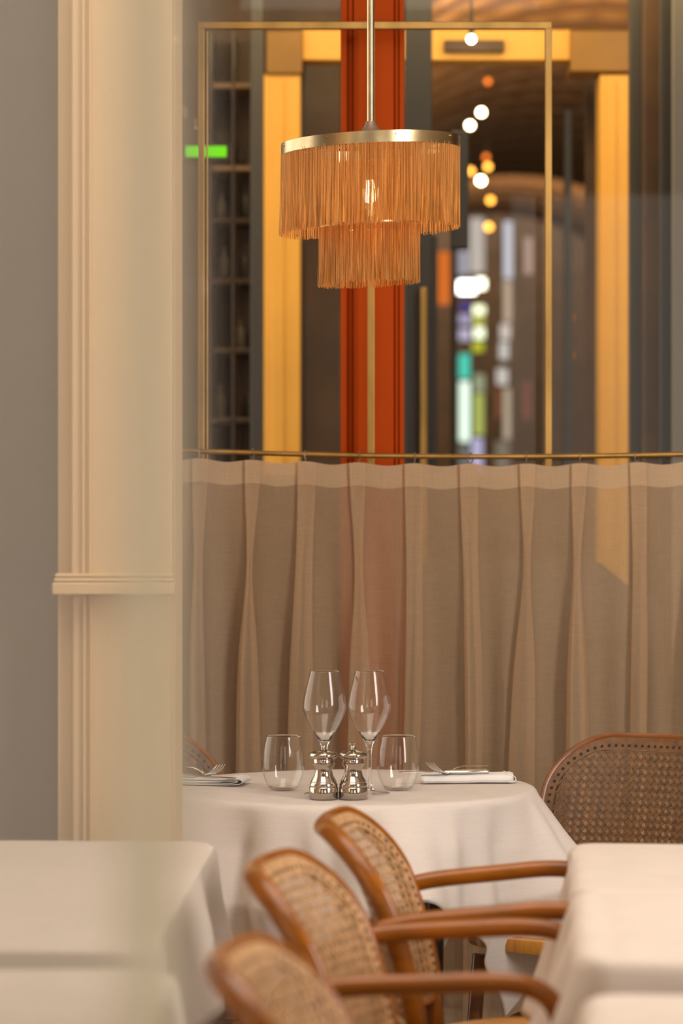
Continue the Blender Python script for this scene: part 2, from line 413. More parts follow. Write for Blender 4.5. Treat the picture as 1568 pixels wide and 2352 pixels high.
# vaulted boarded ceiling with ribs, receding
vt = empty('ceiling_vault', (0,0,0), label='brown boarded barrel vault with ribs above the passage', kind='structure')
vc = (1.30, 1.05)
def arc(r, n=22): return [(vc[0]-r*math.cos(math.pi*i/n), vc[1]+1.7+ .75*r*math.sin(math.pi*i/n)) for i in range(n+1)]
b = MB(); P = arc(1.35); P2 = arc(1.40)
for i in range(22):
    b.add([(P[i][0],10,P[i][1]),(P[i+1][0],10,P[i+1][1]),(P[i+1][0],27,P[i+1][1]),(P[i][0],27,P[i][1])], [(0,1,2,3)])
b.build('vault_lining', M['vault'], vt, solid=.03)
for j in range(26):
    y_ = 10.2 + j*.62; b = MB(); Pi = arc(1.33); b.tube([(x,y_,z) for x,z in Pi], .045, 6); b.build('rib', M['rib'], vt)
for x0 in (-.05, 2.65):
    b = MB(); b.box(x0-.03, x0+.03, 10, 27, 0, 2.8); b.build('side_wall', M['vault'] if x0 < 0 else M['brown'], vt, smooth=False)
# globe bulbs on the string down the passage
E1 = emis('bulb_bright', (1,.80,.52), 34); E2 = emis('bulb_amber', (1,.42,.06), 7); E3 = emis('bulb_dim', (1,.22,.03), 3)
for (px, py, d_, r_, e_, lab) in ((1082,90,8.8,.013,E1,'bright globe bulb hanging highest in the passage, by the ochre lintel'),
        (1105,258,17,.017,E1,'bright globe bulb in the passage, right one of the middle pair'),
        (1079,288,17.5,.017,E1,'bright globe bulb in the passage, left one of the middle pair'),
        (1104,415,19,.02,E1,'bright globe bulb hanging lowest in the passage, beside the fringed lamp'),
        (1120,187,16,.015,E3,'dim red bulb just under the topmost bright globe in the passage'),
        (1116,361,18,.016,E3,'dim red bulb above the lowest bright globe in the passage'),
        (1120,383,18,.018,E2,'amber bulb just above right of the lowest bright globe'),
        (1081,393,18.5,.018,E2,'amber bulb just above left of the lowest bright globe'),
        (1126,460,19.5,.02,E2,'amber bulb just below the lowest bright globe'),
        (1122,521,20,.022,E2,'amber bulb lowest of the string, above the street signs'),
        (1305,730,16,.016,E3,'dim amber bulb beside the right brass upright'),
        (1305,816,16,.016,E3,'dim amber bulb low beside the right brass upright')):
    p = at(px, py, d_)
    rt = empty('globe_bulb', p, label=lab, cat='bulb', group='bulbs strung down the passage')
    b = MB(); b.lathe([(0,-r_)] + [(r_*math.sin(a*math.pi/10), -r_*math.cos(a*math.pi/10)) for a in range(1,10)] + [(0,r_)], 14)
    b.build('globe', e_, rt)
    b = MB(); b.tube([(0,0,r_),(0,0,r_+.03),(0,0,r_+.12)], [.008,.006,.002], 6); b.build('flex', M['black'], rt)
# lit signs and shop displays at the end of passage
def sign(px0, px1, py0, py1, d_, col, s, lab, name='lit_sign', cat='sign'):
    a = at((px0+px1)/2, (py0+py1)/2, d_); wd = (px1-px0)/F*d_; ht = (py1-py0)/F*d_
    rt = empty(name, a, label=lab, cat=cat)
    b = MB(); b.box(-wd/2-.01, wd/2+.01, .0, .08, -ht/2-.01, ht/2+.01); b.build('case', M['black'], rt, smooth=False)
    b = MB(); b.box(-wd/2, wd/2, -.012, -.001, -ht/2, ht/2); b.build('face', emis('lit_face', col, s), rt, smooth=False, bevel=.004)
sign(1052,1092,646,674,22,(1,.98,.98),9,'brilliant white lit sign box, topmost of the street signs')
sign(1094,1114,640,664,21.5,(1,1,.75),5,'small white-yellow lit sign right of the brilliant white one')
sign(1056,1080,694,712,22,(.10,.07,.35),.9,'small deep purple lit sign under the white one')
sign(1054,1080,722,745,22,(.55,.48,.75),.9,'pale lilac lit sign under the purple one')
sign(1054,1080,755,782,22,(.6,.55,.75),1.0,'second pale lilac lit sign under the first')
sign(1086,1113,702,722,21.5,(.95,1,.65),2,'round white-yellow lit sign under the small white one')
sign(1084,1112,726,746,21.5,(.62,.60,.12),1.0,'olive yellow lit sign between two pale ones')
sign(1088,1112,752,778,21.5,(.95,1,.7),1.8,'pale yellow lit sign below the olive one')
sign(1084,1110,786,808,21.5,(.6,.62,.05),1.0,'mustard lit sign lowest of the yellow ones')
sign(1054,1078,813,869,22,(.08,.62,.48),1.2,'teal lit banner hanging below the lilac signs')
sign(1055,1078,876,1014,22,(.78,.97,.82),1.5,'long pale mint lit banner below the teal one')
sign(1088,1112,860,900,21.5,(.45,.50,.32),.8,'grey-green lit panel beside the mint banner')
sign(1088,1110,904,1000,21.5,(.55,.62,.16),.9,'lime lit panel beside the mint banner')
sign(1082,1108,1006,1090,21.5,(.55,.50,.75),1.0,'lilac lit panel just above the curtain rod')
sign(1054,1076,1022,1090,22,(.30,.30,.27),.6,'grey lit panel just above the curtain rod')
sign(1078,1112,500,628,23,(.46,.40,.36),1.3,'tall beige lit hoarding above the white sign')
sign(1052,1076,576,632,23.2,(.36,.35,.42),1.2,'small grey lit hoarding above the white sign')
sign(1006,1032,578,700,18,(.66,.15,.02),1.2,'orange-red lit banner left of the street signs')
sign(1156,1176,508,640,20,(.54,.53,.60),1.3,'tall blue-white lit column in the passage, upper piece')
sign(1156,1174,644,740,20,(.55,.40,.30),1.1,'pinkish lit column piece right of the signs')
sign(1148,1172,744,780,20,(.62,.52,.48),1.2,'pale lit panel right of the yellow signs')
sign(1146,1168,786,826,20,(.75,.70,.66),.9,'white rounded lit panel right of the mustard sign')
sign(1140,1166,846,884,20,(.75,.68,.64),.9,'white lit panel under the rounded one')
sign(1141,1149,892,960,20.2,(.40,.12,.05),.8,'narrow brick-red lit panel')
sign(1156,1172,892,1010,20,(.48,.38,.28),1.1,'tall beige lit panel beside the brick-red one')
sign(1138,1170,1014,1090,20,(.32,.26,.20),.7,'brown-grey lit panel above the curtain rod')
sign(1204,1222,545,630,19,(.46,.30,.24),1.1,'slim pinkish lit strip left of the right brass upright')
sign(1202,1216,880,960,19,(.34,.09,.07),.6,'slim wine-red lit strip left of the right brass upright')
sign(1292,1380,1440,1590,8.9,(.40,.34,.27),.9,'added glowing panel, a pale spot seen dimly through the right of the curtain', 'pale_glow_panel', 'sign')  # added glowing panel for the pale spots behind the sheer
# green emergency light seen upper left
sign(424,520,336,361,8.4,(.16,.75,.0),1.3,'long bright green emergency light at the upper left', 'exit_light', 'light')
o = [x for x in COL.objects if x.name.startswith('exit_light')][0]
b = MB(); b.box(-.006,.006,.03,.045, .02, 3.6-o.location.z); b.build('hanger', M['black'], o, smooth=False)
# dark bench back hiding the foot of the portal
pb = empty('passage_bench', (at(1100,0,8.2).x, 8.2, 0), label='dark high-backed bench in the passage behind the sheer curtain', cat='bench')
b = MB(); x0 = at(930,0,8.2).x - pb.location.x; x1 = at(1700,0,8.2).x - pb.location.x
zt = at(0,1310,8.2).z
b.prism([(x0,0),(x1,0),(x1,zt-.12),(at(1450,0,8.2).x-pb.location.x,zt-.05),(at(1380,0,8.2).x-pb.location.x,zt+.02),(x0,zt+.02)], 0, .07); b.build('backrest', M['slate'], pb, smooth=False, bevel=.006)
b = MB(); b.box(x0, x1, -.4, 0, .38, .46); b.build('seat', M['brown'], pb, smooth=False, bevel=.01)
for xx in (x0+.05, x1-.1):
    b = MB(); b.box(xx, xx+.05, -.38, -.33, 0, .38); b.build('leg', M['brown'], pb, smooth=False)

# ------------------------------------------------------------------ café curtain, rod and rings
CY = 6.75
cs = CY/F
px_pleat = [-66, 62, 190, 325, 458, 580, 701, 824, 952, 1080, 1208, 1332, 1462, 1588, 1714, 1840]
def rodz(px):   # gentle sag seen in the photo
    t = (px-400)/1168
    y = 1029 + 14*math.sin(min(max(t,0),1)*math.pi*.80)**1.0 + (0 if t > 0 else t*-2)
    return at(0, y+6, CY).z
rod = empty('curtain_rod', (0, CY, 0), label='thin aged brass rod the sheer curtain hangs from', cat='rod')
b = MB(); b.tube([((p-784)*cs, 0, rodz(p)) for p in range(0, 2100, 60)], .0056, 12); b.build('bar', M['brass'], rod)
for p in (470, 861, 1259):
    b = MB(); b.tube([((p-784)*cs, .0, rodz(p)), ((p-784)*cs, .105, rodz(p))], .004, 8); b.build('bracket', M['brass'], rod)
random.seed(11)
prm = []
for i, p in enumerate(px_pleat):
    prm.append(dict(x=(p-784)*cs, w=.0195+random.uniform(-.001,.001), pinch=random.uniform(.25,.95), low=random.uniform(.8,1.9),
                    sway=random.uniform(-.02,.02), ph=random.uniform(0,6.28), dep=random.uniform(.012,.03)))
prm[5].update(pinch=.1, low=1.7, sway=-.012); prm[6].update(sway=-.01, pinch=.8); prm[9].update(sway=.004, pinch=.75); prm[10].update(pinch=.2, sway=-.01, low=2.0)
Z0 = 1.395; ZB = .03
def section(zf):
    """curtain cross-section at fraction zf (0 top .. 1 bottom): list of (x,y)"""
    pts = []
    for i, q in enumerate(prm):
        ww = q['w'] * (1 - (1-q['pinch'])*.75*math.exp(-((zf-.17)/.11)**2)) * (1 + (q['low']-1)*min(1, max(0, (zf-.1)/.7)))
        xc = q['x'] + q['sway']*min(1, zf*1.6) + .004*math.sin(zf*7+q['ph'])
        o = min(1, max(0, zf-.05)/.3)
        ret = ww*1.15*(1-.35*o)
        fr = -.009 - q['dep']*o
        if i:
            pq = prm[i-1]; xa = pts[-1][0]; xb = xc - ww + ret*.9
            for j in range(1, 9):
                t = j/9
                wv = math.sin(t*math.pi*2 + q['ph'])*.010*o + math.sin(t*math.pi*3+pq['ph'])*.006*o
                pts.append((xa + (xb-xa)*t, .003*math.sin(t*math.pi) + wv + .012*o*math.sin(t*math.pi)))
        pts.append((xc-ww+ret*.9, .003+.006*o))
        pts.append((xc-ww+ret*.4, .0+fr*.3))
        pts.append((xc-ww, fr*.8))
        for j in (1,2,3,4,5):
            t = j/6; pts.append((xc-ww+2*ww*t, fr - .010*o*math.sin(t*math.pi) + .004*o*math.sin(t*9+q['ph'])))
        pts.append((xc+ww, fr*.8))
        pts.append((xc+ww-ret*.4, fr*.3))
        pts.append((xc+ww-ret*.9, .003+.006*o))
    return pts
def topz(x):
    px = x/cs + 784; best = min(abs(px-p) for p in px_pleat)
    return rodz(px) - .0155 - .0065*(1-math.cos(min(best/64,1)*math.pi))/2
cur = empty('sheer_curtain', (0, CY, 0), label='sheer beige linen half curtain with stitched pleats hanging behind the round table', cat='curtain')
rows = [0, .012, .024, .0375] ; rows2 = [.0375] + [.0375 + (1-.0375)*((j/46)**1.15) for j in range(1, 47)]
def sheet(rws):
    b = MB(); secs = [section(r_) for r_ in rws]; n = len(secs[0]); vs = []
    for r_, s_ in zip(rws, secs):
        for (x, y) in s_: 
            tz = topz(x); vs.append((x, y+.002, tz + (ZB-tz)*r_))
    fs = [(i*n+k, i*n+k+1, (i+1)*n+k+1, (i+1)*n+k) for i in range(len(rws)-1) for k in range(n-1)]
    b.add(vs, fs); return b
sheet(rows2).build('curtain_cloth', M['sheer'], cur)
sheet(rows).build('heading_band', M['heading'], cur)
for p in px_pleat[3:]:
    xx = (p-784)*cs; zz = rodz(p); b = MB()
    yaw = random.uniform(-.7, .7)
    b.tube([(xx+.0105*math.sin(a)*math.sin(yaw), .0105*math.sin(a)*math.cos(yaw), zz-.0035+.0125*math.cos(a)) for a in [2*math.pi*i/18 for i in range(18)]], .0011, 6, closed=True)
    b.build('ring', M['bronze'], cur)

# ------------------------------------------------------------------ fringed pendant lamp
LD = 6.0; LX = at(851,0,LD).x; LS = LD/F
lamp = empty('pendant_lamp', (LX, LD, 0), label='brass pendant lamp with two tiers of orange fringe', cat='lamp')
zt = at(0, 336, LD).z
tilt = R(2.6)
def T(x, y, z):   # the shade hangs a little crooked
    dz = z - zt; return (x*math.cos(tilt) + dz*math.sin(tilt)*0.3, y, zt + dz + x*math.sin(tilt))
R1 = 206*LS; R2 = 117*LS
b = MB(); b.tube([(0,0,zt+.025),(0,0,3.3)], .0072, 20); b.build('stem', M['brass_lamp'], lamp)
b = MB(); b.lathe([(.0,.045),(.0095,.043),(.012,.036),(.018,.026),(.027,.016),(.039,.011),(.046,.009),(.047,.005),(0,.004)], 40, (0,0,zt-.002+.008)); recalc(b.build('canopy', M['bronze'], lamp))
def band(r, z0, z1, th):
    b = MB(); n = 96; vs = []
    for (rr, zz) in ((r, z0), (r, z1), (r-th, z1), (r-th, z0)):
        for k in range(n): a = 2*math.pi*k/n; vs.append(T(rr*math.cos(a), rr*math.sin(a), zz))
    b.add(vs, [(i*n+k, i*n+(k+1)%n, ((i+1)%4)*n+(k+1)%n, ((i+1)%4)*n+k) for i in range(4) for k in range(n)]); return b
hb = 25*LS
o = band(R1, zt-hb/2-.001, zt+hb/2, .002).build('rim_band', M['brass_lamp'], lamp); recalc(o)
for k in range(8):
    a = 2*math.pi*(k+.35)/8; b = MB(); p = T((R1+.0005)*math.cos(a), (R1+.0005)*math.sin(a), zt+.004)
    b.tube([p, (p[0]+.0018*math.cos(a), p[1]+.0018*math.sin(a), p[2])], .0022, 8); b.build('rivet', M['brass_lamp'], lamp)
b = MB()
for k in range(4):
    a = math.pi/4 + k*math.pi/2; b.tube([(0,0,zt+.008), T((R1-.002)*math.cos(a), (R1-.002)*math.sin(a), zt+.006)], .003, 8)
b.build('spider', M['brass_lamp'], lamp)
def fringe(r, z1, length, n, rad, name, jit):
    b = MB()
    for layer in range(2):
        for k in range(n):
            a = 2*math.pi*(k+.5*layer+random.uniform(-.25,.25))/n
            rr = r - .0016*layer - random.uniform(0,.0008)
            L_ = length*(1+random.uniform(-.028,.022)); da = random.gauss(0, jit); dr = random.gauss(0, .0015)
            pts = []
            for j in range(5):
                t = j/4; aa = a + da*t*t; q = rr + dr*t*t
                pts.append(T(q*math.cos(aa), q*math.sin(aa), z1 - L_*t))
            r_ = rad*random.uniform(.8,1.15)
            b.tube(pts, [r_, r_, r_, r_, r_*.8], 4)
    o = b.build(name, M['fringe'], lamp); o['kind'] = 'stuff'; return o
fringe(R1-.0005, zt-hb/2+.004, 186*LS, 400, .00082, 'upper_fringe', .010)
z2 = at(0, 521, LD).z
fringe(R2-.0005, z2, 131*LS, 235, .00082, 'lower_fringe', .014)
recalc(band(R2, z2+.001, z2+.004, .0015).build('lower_ring', M['brass_lamp'], lamp))
b = MB()
for k in range(3):
    a = .4 + k*2*math.pi/3; b.tube([T((R2-.001)*math.cos(a), (R2-.001)*math.sin(a), z2), T((R2-.001)*math.cos(a), (R2-.001)*math.sin(a), zt)], .0012, 6)
b.build('hanger_rod', M['brass_lamp'], lamp)['kind'] = 'stuff'
zbulb = at(0, 440, LD).z
b = MB(); b.tube([(0,0,zt), (0,0,zbulb+.062)], .012, 16); b.build('bulb_socket', M['bronze'], lamp)
b = MB(); prof = [(.0,-.055),(.012,-.052),(.022,-.04),(.027,-.022),(.026,0),(.02,.025),(.013,.045),(.012,.062)]
b.lathe(prof, 24, (0,0,zbulb)); bl = b.build('bulb', M['pglass'], lamp)
for k in range(4):
    a = k*math.pi/2+.5; b = MB(); b.tube([(.010*math.cos(a), .010*math.sin(a), zbulb-.022), (.008*math.cos(a), .008*math.sin(a), zbulb+.022)], .0011, 6); b.build('filament', M['filament'], bl)
pl_ = bpy.data.lights.new('bulb_glow', 'POINT'); pl_.energy = 2.6; pl_.color = (1,.60,.25); pl_.shadow_soft_size = .02
po_ = bpy.data.objects.new('bulb_glow', pl_); COL.objects.link(po_); po_.parent = lamp; po_.location = (0, 0, zbulb)

# ------------------------------------------------------------------ tablecloths
def cloth(name, half, closest, alpha, label, m, loc, rz=0, group=None, n=110, ztop=.752, rim=.012, crease=(), rip=0.0, cat='tablecloth'):
    hx, hy = half; b = MB(); vs = []
    for j in range(n+1):
        for i in range(n+1):
            u = -hx + 2*hx*i/n; v = -hy + 2*hy*j/n
            cx_, cy_, e = closest(u, v)
            wr = .0012*noise.noise(Vector((u*5+loc[1], v*5, 1.3)))
            for (ax, c0, amp) in crease:
                q = (u if ax == 'x' else v) - c0; wr += amp*math.exp(-(q/.006)**2)
            if e < 1e-6: vs.append((u, v, ztop + wr)); continue
            nx, ny = (u-cx_)/e, (v-cy_)/e
            th = math.atan2(ny, nx) if closest.round else math.atan2(v*1.0, u*1.0)
            al = alpha(th, u, v)
            lim = rim*(math.pi/2 - al)
            if e < lim:
                a = e/rim; out = rim*math.sin(a); dz = rim*(1-math.cos(a))
            else:
                a = math.pi/2-al; s = e-lim
                out = rim*math.sin(a) + s*math.sin(al); dz = rim*(1-math.cos(a)) + s*math.cos(al)
            if closest.round:
                out -= max(0, e-.20)*(.30 + math.sin(al))
                for (w0, am, wd_) in ((-83,-.010,.045),(-143,.012,.06),(-120,-.014,.09),(-60,.012,.06),(-41,-.010,.08),(-20,.010,.05),(-100,.009,.06)):
                    dd = (th + rz - math.radians(w0) + math.pi) % (2*math.pi) - math.pi
                    out += am*math.exp(-(dd/wd_)**2)*min(1.6, max(0, e-.012)/.05)
            wv = .011*noise.noise(Vector((u*7, v*7, 4+loc[0])))*min(1, e/.1)
            vs.append((cx_+nx*(out+wv), cy_+ny*(out+wv), ztop - dz + wr*max(0, 1-e*20)))
    fs = [(j*(n+1)+i, j*(n+1)+i+1, (j+1)*(n+1)+i+1, (j+1)*(n+1)+i) for j in range(n) for i in range(n)]
    b.add(vs, fs); o = b.build(name, m, solid=.0012)
    o.location = loc; o.rotation_euler = (0,0,rz); tag(o, label, cat, group); return o
def rect_closest(ax, ay, r=.02):
    def f(u, v):
        cx_ = max(-ax+r, min(ax-r, u)); cy_ = max(-ay+r, min(ay-r, v)); d_ = math.hypot(u-cx_, v-cy_)
        if d_ <= r: return u, v, 0
        return cx_+(u-cx_)/d_*r, cy_+(v-cy_)/d_*r, d_-r
    f.round = False; return f
def round_closest(r):
    def f(u, v):
        d_ = math.hypot(u, v)
        if d_ <= r: return u, v, 0
        return u/d_*r, v/d_*r, d_-r
    f.round = True; return f

# round table in the middle
TX, TY, TR = .0136, 5.96, .352
rt = empty('round_table', (TX, TY, 0), label='small round dark wooden table under the white cloth laid for two', cat='table')
b = MB(); b.lathe([(0,.715),(TR-.01,.715),(TR,.722),(TR,.742),(TR-.006,.749),(0,.749)], 72); recalc(b.build('tabletop', M['board'], rt))
b = MB(); b.prism([(-.24,.66),(.24,.66),(.24,.714),(-.24,.714)], -.24, .24); b.build('apron', M['board'], rt, smooth=False, bevel=.004)
for (lx, ly) in ((.165,-.13), (-.165,-.13), (.165,.17), (-.165,.17)):
    b = MB(); b.tube([(lx,ly,.66),(lx,ly,.30),(lx*1.1,ly*1.1,.0)], [.018,.016,.013], 14); b.build('leg', M['darkwood'], rt)
    b = MB(); s_ = 1 if lx > 0 else -1
    b.tube(smoothpath([(lx+s_*.012,ly,.52),(lx+s_*.02,ly,.57),(lx+s_*.045,ly,.605),(lx+s_*.075,ly,.62)]), .010, 10); b.build('brace', M['darkwood'], rt)
rot = R(16)
def al_round(th, u, v):
    # square corners swing outwards, softer folds between
    t = (th - math.pi/4); c4 = math.cos(4*t)
    a = .27 + .05*c4 + .27*math.sin(6*th+4.7) + .13*math.sin(11*th+.4) + .05*math.sin(17*th+2)
    return max(.02, a)
cloth('tablecloth', (.565,.565), round_closest(.356), al_round, 'white linen cloth draped in soft folds over the small round table', M['cloth'], (TX, TY, 0), rot, n=150, ztop=.751)

# square tables in rows
def square_table(cx_, cy_, ax, ay, rz, label, clabel, ov, alpha, crease, mcl, cgroup, tgroup, zt_=.752):
    t = empty('square_table', (cx_, cy_, 0), rz, label=label, cat='table', group=tgroup)
    b = MB(); b.box(-ax+.004, ax-.004, -ay+.004, ay-.004, zt_-.035, zt_-.004); b.build('tabletop', M['board'], t, smooth=False, bevel=.004)
    b = MB(); b.tube([(0,0,.03),(0,0,zt_-.036)], .035, 20); b.build('column', M['darkwood'], t)
    for a in (0, math.pi/2):
        b = MB(); c_, s_ = math.cos(a), math.sin(a)
        b.tube([(-.24*c_,-.24*s_,.015),(0,0,.035+.002*(a > 0)),(.24*c_,.24*s_,.015)], [.014,.02,.014], 10, flat=1.6); b.build('foot', M['darkwood'], t)
    return t, cloth('tablecloth', (ax+ov[0], ay+ov[1]), rect_closest(ax, ay, .035), alpha, clabel, mcl, (cx_, cy_, 0), rz, cgroup, n=96, ztop=zt_, rim=.016, crease=crease)

def al_rect(k, ph, left=.34, other=.05):
    def f(th, u, v):
        side = max(0, -math.cos(th))          # facing -x
        return max(.01, other + (left-other)*side**1.5 + (.10*side+.015)*math.sin(k*v*2+ph) + .02*math.sin(th*13+ph))
    return f
def al_left(k, ph, rgt=.16, other=.03):
    def f(th, u, v):
        side = max(0, math.cos(th))
        return max(.01, other + (rgt-other)*side**1.5 + (.07*side+.01)*math.sin(k*v*2+ph))
    return f
rr = R(-4)
GT = 'dining tables in the right row'; GC = 'cream cloths in the right row'
def rtab(d0, d1, xleft, wid, **k):
    hy = (d1-d0)/2; cy_ = (d0+d1)/2
    return square_table(xleft+wid/2, cy_, wid/2, hy, rr, **k)
rtab(4.405, 4.98, .367, .62, label='table farthest back in the right row', clabel='cream cloth on the farthest table of the right row, below the caned chair back',
     ov=(.26,.012), alpha=al_rect(9, .6, .20), crease=(('y',.12,.0015),('y',-.08,.001)), mcl=M['cream_cloth'], cgroup=GC, tgroup=GT)
rtab(3.74, 4.35, .322, .64, label='middle table of the right row', clabel='cream cloth with a rumpled corner on the middle table of the right row',
     ov=(.26,.07), alpha=al_rect(11, 2.2, .30), crease=(('x',-.285,-.0025),('y',.05,.001)), mcl=M['cream_cloth'], cgroup=GC, tgroup=GT, zt_=.757)
rtab(2.88, 3.50, .270, .62, label='nearest table of the right row', clabel='blurred cream cloth on the nearest table of the right row, at the bottom edge',
     ov=(.26,.16), alpha=al_rect(8, 4.0, .30), crease=(('y',.1,.001),), mcl=M['cream_cloth'], cgroup=GC, tgroup=GT)
GT = 'dining tables in the left row'; GC = 'cream cloths in the left row'
def lc(ax, ay, cx_, cy_, rz):
    c_, s_ = math.cos(rz), math.sin(rz); return cx_ - (ax*c_ - ay*s_), cy_ - (ax*s_ + ay*c_)
RL = R(-1.5)
square_table(*lc(.55,.57, at(480,0,5.03).x, 5.03, RL), .55, .57, RL, 'long table in the left row before the pilaster', 'cream cloth with pressed creases on the far table of the left row',
     (.2,.17), al_left(6, 1), (('y',.38,.002),('y',.16,-.0018),('y',-.08,.002),('x',.18,.0022),('x',.02,-.0015)), M['cream_cloth'], GC, GT)
square_table(*lc(.55,.55, at(390,0,3.70).x, 3.70, RL), .55, .55, RL, 'long table in the left row nearest the viewer', 'blurred cream cloth on the near table of the left row, at the bottom left',
     (.2,.17), al_left(6, 2.5), (('y',.2,.0015),('x',.0,.002)), M['cream_cloth'], GC, GT)

# ------------------------------------------------------------------ bentwood chairs
BW = .222; ZT = .822; ZL = .515
def lean(z): return -.112*max(0, (z-.46)/.38)**1.9
def backpt(s, z, off=0):
    return Vector((-.20 + lean(z) - .062*(1-(s/BW)**2) + off, s, z))
def loop(inset, n=14):
    """rounded outline of backrest in (s,z)"""
    w_, z0, z1, r1, r0 = BW-inset, ZL+inset, ZT-inset, .115-inset, .035
    pts = []
    def cor(cx_, cz, r, a0, a1, k):
        for i in range(k+1):
            a = a0+(a1-a0)*i/k; pts.append((cx_+r*math.cos(a), cz+r*math.sin(a)))
    cor(w_-r1, z1-r1, r1, 0, math.pi/2, n)
    for i in range(1, 8): pts.append((w_-r1-(2*(w_-r1))*i/8, z1))
    cor(-w_+r1, z1-r1, r1, math.pi/2, math.pi, n)
    for i in range(1, 8): pts.append((-w_, z1-r1-(z1-r1-z0-r0)*i/8))
    cor(-w_+r0, z0+r0, r0, math.pi, 1.5*math.pi, 6)
    for i in range(1, 8): pts.append((-w_+r0+2*(w_-r0)*i/8, z0))
    cor(w_-r0, z0+r0, r0, 1.5*math.pi, 2*math.pi, 6)
    for i in range(1, 8): pts.append((w_, z0+r0+(z1-r1-z0-r0)*i/8))
    return pts
def inside(s, z, inset):
    w_, z0, z1, r1 = BW-inset, ZL+inset, ZT-inset, .115-inset
    if abs(s) > w_ or z < z0 or z > z1: return False
    if z > z1-r1 and abs(s) > w_-r1: return math.hypot(abs(s)-w_+r1, z-z1+r1) < r1
    return True
def cane_mesh(pitch=.0148, wd=.0026):
    b = MB(); ins = .019
    def strand(p0, p1, off):
        L_ = math.hypot(p1[0]-p0[0], p1[1]-p0[1]); st = max(4, int(L_/.012)); seg = []
        ds, dz = (p1[0]-p0[0])/L_, (p1[1]-p0[1])/L_
        def flush():
            if len(seg) > 1:
                vs = []
                for (s, z) in seg:
                    vs.append(backpt(s - dz*wd/2, z + ds*wd/2, off)); vs.append(backpt(s + dz*wd/2, z - ds*wd/2, off))
                b.add(vs, [(2*i, 2*i+1, 2*i+3, 2*i+2) for i in range(len(seg)-1)])
            seg.clear()
        for i in range(st+1):
            s, z = p0[0]+(p1[0]-p0[0])*i/st, p0[1]+(p1[1]-p0[1])*i/st
            if inside(s, z, ins): seg.append((s, z))
            else: flush()
        flush()
    W = BW+.01; k = int(2*W/pitch)
    g = .0016
    for i in range(k+1):
        s = -W + i*pitch
        for q in (-g, g): strand((s+q, ZL), (s+q, ZT), .0136)
    k = int((ZT-ZL)/pitch)
    for i in range(k+2):
        z = ZL + i*pitch
        for q in (-g, g): strand((-W, z+q), (W, z+q), .0124)
    hgt = ZT-ZL
    n_ = int((2*W+hgt)/pitch)+1
    for i in range(n_):
        s0 = -W-hgt + (i+.5)*pitch
        strand((s0, ZL), (s0+hgt, ZT), .0145)
        strand((s0+hgt, ZL), (s0, ZT), .0115)
    return b
_cm = {}
